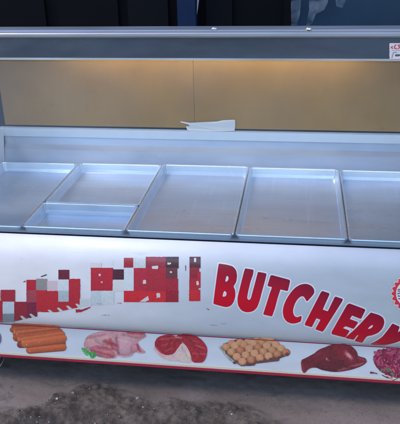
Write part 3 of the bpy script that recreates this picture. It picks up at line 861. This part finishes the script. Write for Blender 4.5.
tag(c2, 'brown cardboard sheet lining the counter\'s back, right of the vertical joint', 'cardboard', 'cardboard sheets lining the counter')

# torn white paper lying at the foot of the cardboard
tp = zm(170, 110, 5, [(88, 104), (78, 84), (100, 80), (88, 70), (50, 62), (54, 58), (96, 64), (120, 66), (160, 72), (182, 76), (210, 68), (236, 58), (262, 53), (300, 50), (325, 49), (326, 78), (322, 106), (260, 107), (180, 108), (130, 106)])
bm = bmesh.new()
pp = at_y([p[0] for p in tp], [p[1] for p in tp], .752)
n_ = len(pp)
a = []; b = []
for k, p in enumerate(pp):
    lean = .006 * math.sin(k * 1.7)
    a.append(bm.verts.new((p[0], .7535 + lean * .5, max(p[2], LIPZ + .0008)))); b.append(bm.verts.new((p[0], .7543 + lean * .5, max(p[2], LIPZ + .0008))))
bm.faces.new(a); bm.faces.new(list(reversed(b)))
for k in range(n_): bm.faces.new((a[k], b[k], b[(k + 1) % n_], a[(k + 1) % n_]))
bmesh.ops.triangulate(bm, faces=[f for f in bm.faces if len(f.verts) > 4])
tag(recenter(build('torn_paper', bm, PAPER)), 'torn white paper scrap standing on the ledge against the cardboard', 'paper')

# white scrap and painted glint on the top beam
def scrap(name, px, py, sx, mat, label, cat, seed):
    p = at_z(px, py, z31 + .0045)
    bm = bmesh.new(); bmesh.ops.create_icosphere(bm, subdivisions=2, radius=1)
    for v in bm.verts:
        k = 1 + .6 * mnoise.noise(v.co * 1.8 + Vector((seed, 0, 0)))
        v.co = Vector((p[0] + v.co.x * sx * k, p[1] + v.co.y * sx * .8 * k, z31 + .0036 + max(0, (v.co.z + .6)) * sx * .45 * k))
    return tag(recenter(build(name, bm, mat, smooth=False)), label, cat)
scrap('paper_scrap', 214, 29.2, .008, m_plain('pale_scrap', (.62, .62, .62), .8), 'small crumpled white scrap on top of the counter\'s beam', 'scrap', 2)
scrap('yellow_glint', 308.5, 29.4, .007, m_plain('painted_yellow_glint', (.80, .72, .45), .5), 'small pale yellow scrap on the counter\'s top beam', 'scrap', 5)  # yellow lump stands in for a glint of light on the beam

# ------------------------------------------------------------------ shop behind the counter
BY = 2.2
NAVY = m_plain('shade_dark_navy', (.0006, .0011, .0026), .75, var=.4, scale=2, spec=.12)  # near-black: the shade of the shop is put into the colour
NAVY2 = m_plain('shade_dark_grey_navy', (.0018, .0026, .005), .75, var=.4, scale=3, spec=.12)  # greyer panels, darkened for the same shade
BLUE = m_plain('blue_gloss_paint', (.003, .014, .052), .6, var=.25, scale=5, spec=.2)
TEAL = m_plain('dim_blue_pane', (.012, .034, .068), .45, var=.5, scale=2.2, spec=.25)
wl = empty('shop_wall', (.3, BY + .05, 0), 'dark navy shop wall in the shade behind the counter', 'wall')
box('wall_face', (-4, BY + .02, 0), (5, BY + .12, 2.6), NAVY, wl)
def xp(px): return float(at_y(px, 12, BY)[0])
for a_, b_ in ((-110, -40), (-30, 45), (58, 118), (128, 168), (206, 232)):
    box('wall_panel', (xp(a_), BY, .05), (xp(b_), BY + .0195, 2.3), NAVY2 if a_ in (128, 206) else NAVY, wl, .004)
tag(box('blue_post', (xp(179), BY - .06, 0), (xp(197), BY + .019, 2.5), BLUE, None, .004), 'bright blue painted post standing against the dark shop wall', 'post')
recenter(bpy.data.objects['blue_post'])
win = empty('blue_window', ((xp(290) + xp(440)) / 2, BY, 0), 'dim blue glazed panel in the shop wall at the right', 'window')
box('pane', (xp(292), BY + .004, .02), (xp(440), BY + .019, 2.3), TEAL, win)
bm = bmesh.new()
add_box(bm, (xp(284), BY - .02, 0), (xp(291.5), BY + .0195, 2.35)); add_box(bm, (xp(440.5), BY - .02, 0), (xp(448), BY + .0195, 2.35))
build('frame', bm, NAVY, win)
# pale strip hanging on the post, translucent plastic in the window
bm = bmesh.new()
stp = at_y([197.5, 201.5, 199.5, 198.0, 196.8], [-30, -30, -4, 8, 15], BY - .075)
a = [bm.verts.new(p) for p in stp]; b = [bm.verts.new((p[0], p[1] + .004, p[2])) for p in stp]
bm.faces.new(a); bm.faces.new(list(reversed(b)))
for k in range(5): bm.faces.new((a[k], b[k], b[(k + 1) % 5], a[(k + 1) % 5]))
tag(recenter(build('hanging_ribbon', bm, m_plain('grey_ribbon', (.16, .17, .21), .7))), 'narrow pale strip hanging beside the blue post, ending in a point', 'strip')
def m_film():
    m = bpy.data.materials.new('hazy_plastic_film'); m.use_nodes = True
    t = m.node_tree; n = t.nodes; n.remove(n['Principled BSDF'])
    tr = n.new('ShaderNodeBsdfTransparent'); df = n.new('ShaderNodeBsdfDiffuse'); df.inputs[0].default_value = (.22, .26, .33, 1)
    mx = n.new('ShaderNodeMixShader'); nz = n.new('ShaderNodeTexNoise'); nz.inputs['Scale'].default_value = 9; nz.inputs['Detail'].default_value = 5
    tc = n.new('ShaderNodeTexCoord'); mr = n.new('ShaderNodeMapRange')
    mr.inputs[1].default_value = .38; mr.inputs[2].default_value = .68; mr.inputs[3].default_value = 0; mr.inputs[4].default_value = .6
    t.links.new(tc.outputs['Object'], nz.inputs['Vector']); t.links.new(nz.outputs['Fac'], mr.inputs[0]); t.links.new(mr.outputs[0], mx.inputs[0])
    t.links.new(tr.outputs[0], mx.inputs[1]); t.links.new(df.outputs[0], mx.inputs[2]); t.links.new(mx.outputs[0], n['Material Output'].inputs[0])
    return m
FILM = m_film()
def film(pts, label, seed):
    P = at_y([p[0] for p in pts], [p[1] for p in pts], BY - .08)
    cxm, czm = P[:, 0].mean(), P[:, 2].mean()
    bm = bmesh.new(); poly = [(p[0], p[2]) for p in P]
    x0, x1 = P[:, 0].min(), P[:, 0].max(); zz0, zz1 = P[:, 2].min(), P[:, 2].max()
    nx_, nz_ = 90, 110
    V = {}
    X, Y = np.meshgrid(np.linspace(x0, x1, nx_), np.linspace(zz0, zz1, nz_)); ins = inside(X, Y, poly)
    for j in range(nz_):
        for i in range(nx_):
            V[i, j] = bm.verts.new((X[j, i], BY - .08 + .03 * mnoise.noise((X[j, i] * 14 + seed, Y[j, i] * 8, seed)), Y[j, i]))
    for j in range(nz_ - 1):
        for i in range(nx_ - 1):
            if ins[j, i] and ins[j + 1, i + 1]: bm.faces.new((V[i, j], V[i + 1, j], V[i + 1, j + 1], V[i, j + 1]))
    bmesh.ops.delete(bm, geom=[v for v in bm.verts if not v.link_faces], context='VERTS')
    o = build('plastic_film', bm, FILM, None, smooth=True)
    md = o.modifiers.new('thickness', 'SOLIDIFY'); md.thickness = .001
    return tag(recenter(o), label, 'plastic film', 'plastic film hanging before the blue window')
film([(291, -30), (300, -30), (301, 0), (300, 14), (297, 26), (291, 26)], 'narrow cloudy plastic strip hanging at the left edge of the blue window', 1.3)
film([(308, -30), (326, -30), (328, 2), (324, 10), (316, 14), (312, 24), (306, 27), (309, 10)], 'wider cloudy plastic piece hanging in front of the blue window, tapering downward', 4.6)
film([(333, -30), (344, -30), (346, 2), (342, 8), (336, 6)], 'small cloudy plastic tuft high on the blue window', 8.1)

# ------------------------------------------------------------------ gravel
gm = Mat('gravel_stone', (.2, .18, .17), .9, spec=.2)
aa = gm.n.new('ShaderNodeAttribute'); aa.attribute_name = 'tone'
gm.color(gm.mix(gm.ramp(aa.outputs['Fac'], [(0., (.05, .043, .038)), (.7, (.16, .14, .125)), (.94, (.24, .21, .19)), (1., (.40, .37, .34))]), (.06, .05, .045), gm.ramp(gm.noise(300, 3), [(.4, 0.), (.75, .5)])))
ico = bmesh.new(); bmesh.ops.create_icosphere(ico, subdivisions=1, radius=1)
iv = np.array([v.co[:] for v in ico.verts]); fi = np.array([[v.index for v in f.verts] for f in ico.faces]); ico.free()
GV, GF, GT = [], [], []
def gheight(x, y):
    i = int(np.clip(np.searchsorted(xs, x), 1, nx - 1)); j = int(np.clip(np.searchsorted(ys, y), 1, ny - 1))
    return verts[j, i, 2], rub[j, i]
cnt = 0
for k in range(16000):
    x = random.uniform(-.45, 1.5); y = random.uniform(-.5, .02)
    h, r_ = gheight(x, y)
    cl = mnoise.noise((x * 9, y * 9, 2.2))
    if random.random() > (.05 + .55 * r_ * (.6 + cl)): continue
    s = .0007 + .0026 * random.random() ** 6 if r_ > .3 else .0008 + .002 * random.random() ** 4
    jit = 1 + .35 * (np.random.default_rng(k).random((len(iv), 1)) - .5)
    p = iv * jit * np.array([s * random.uniform(.8, 1.4), s * random.uniform(.8, 1.3), s * random.uniform(.5, .9)])
    an = random.uniform(0, 6.28); ca, sa = math.cos(an), math.sin(an)
    p = np.stack([p[:, 0] * ca - p[:, 1] * sa + x, p[:, 0] * sa + p[:, 1] * ca + y, p[:, 2] + h + s * .2], 1)
    GF.append(fi + len(GV) * len(iv)); GV.append(p); GT += [random.random()] * len(iv)
me = bpy.data.meshes.new('gravel')
me.from_pydata(np.concatenate(GV).tolist(), [], np.concatenate(GF).tolist())
at_ = me.attributes.new('tone', 'FLOAT', 'POINT'); at_.data.foreach_set('value', np.array(GT, np.float32))
tag(link_mesh('gravel', me, gm.m), 'loose grit and small stones strewn over the dirt', 'gravel', kind='stuff')
# a few stones big enough to stand out
for k, (px, py, s, tone, lab) in enumerate([(57, 398.5, .004, (.42, .38, .35), 'small pale stone at the left, on the rough dirt below the sausage picture'),
                                            (73, 392.5, .0045, (.22, .19, .17), 'grey pebble at the dirt edge below the chicken picture'),
                                            (138, 398, .0065, (.16, .175, .155), 'larger knobbly stone beneath the chicken and steak pictures'),
                                            (143, 407, .0032, (.40, .37, .34), 'tiny light stone just in front of the knobbly stone'),
                                            (232, 414, .0045, (.26, .23, .21), 'brown grey stone at the bottom, under the egg picture')]):
    P = at_z(px, py, .006)
    bm = bmesh.new(); bmesh.ops.create_icosphere(bm, subdivisions=3, radius=1)
    for v in bm.verts:
        q = 1 + .35 * mnoise.noise(v.co * 1.4 + Vector((k * 3.1, 0, 0))) + .12 * mnoise.noise(v.co * 4 + Vector((k, 2, 0)))
        v.co = Vector((P[0] + v.co.x * s * 1.25 * q, P[1] + v.co.y * s * q, .005 + v.co.z * s * .75 * q))
    tag(recenter(build('stone', bm, m_plain('stone_surface', tone, .9, var=.3, scale=200), smooth=False)), lab, 'stone', 'stones on the dirt')
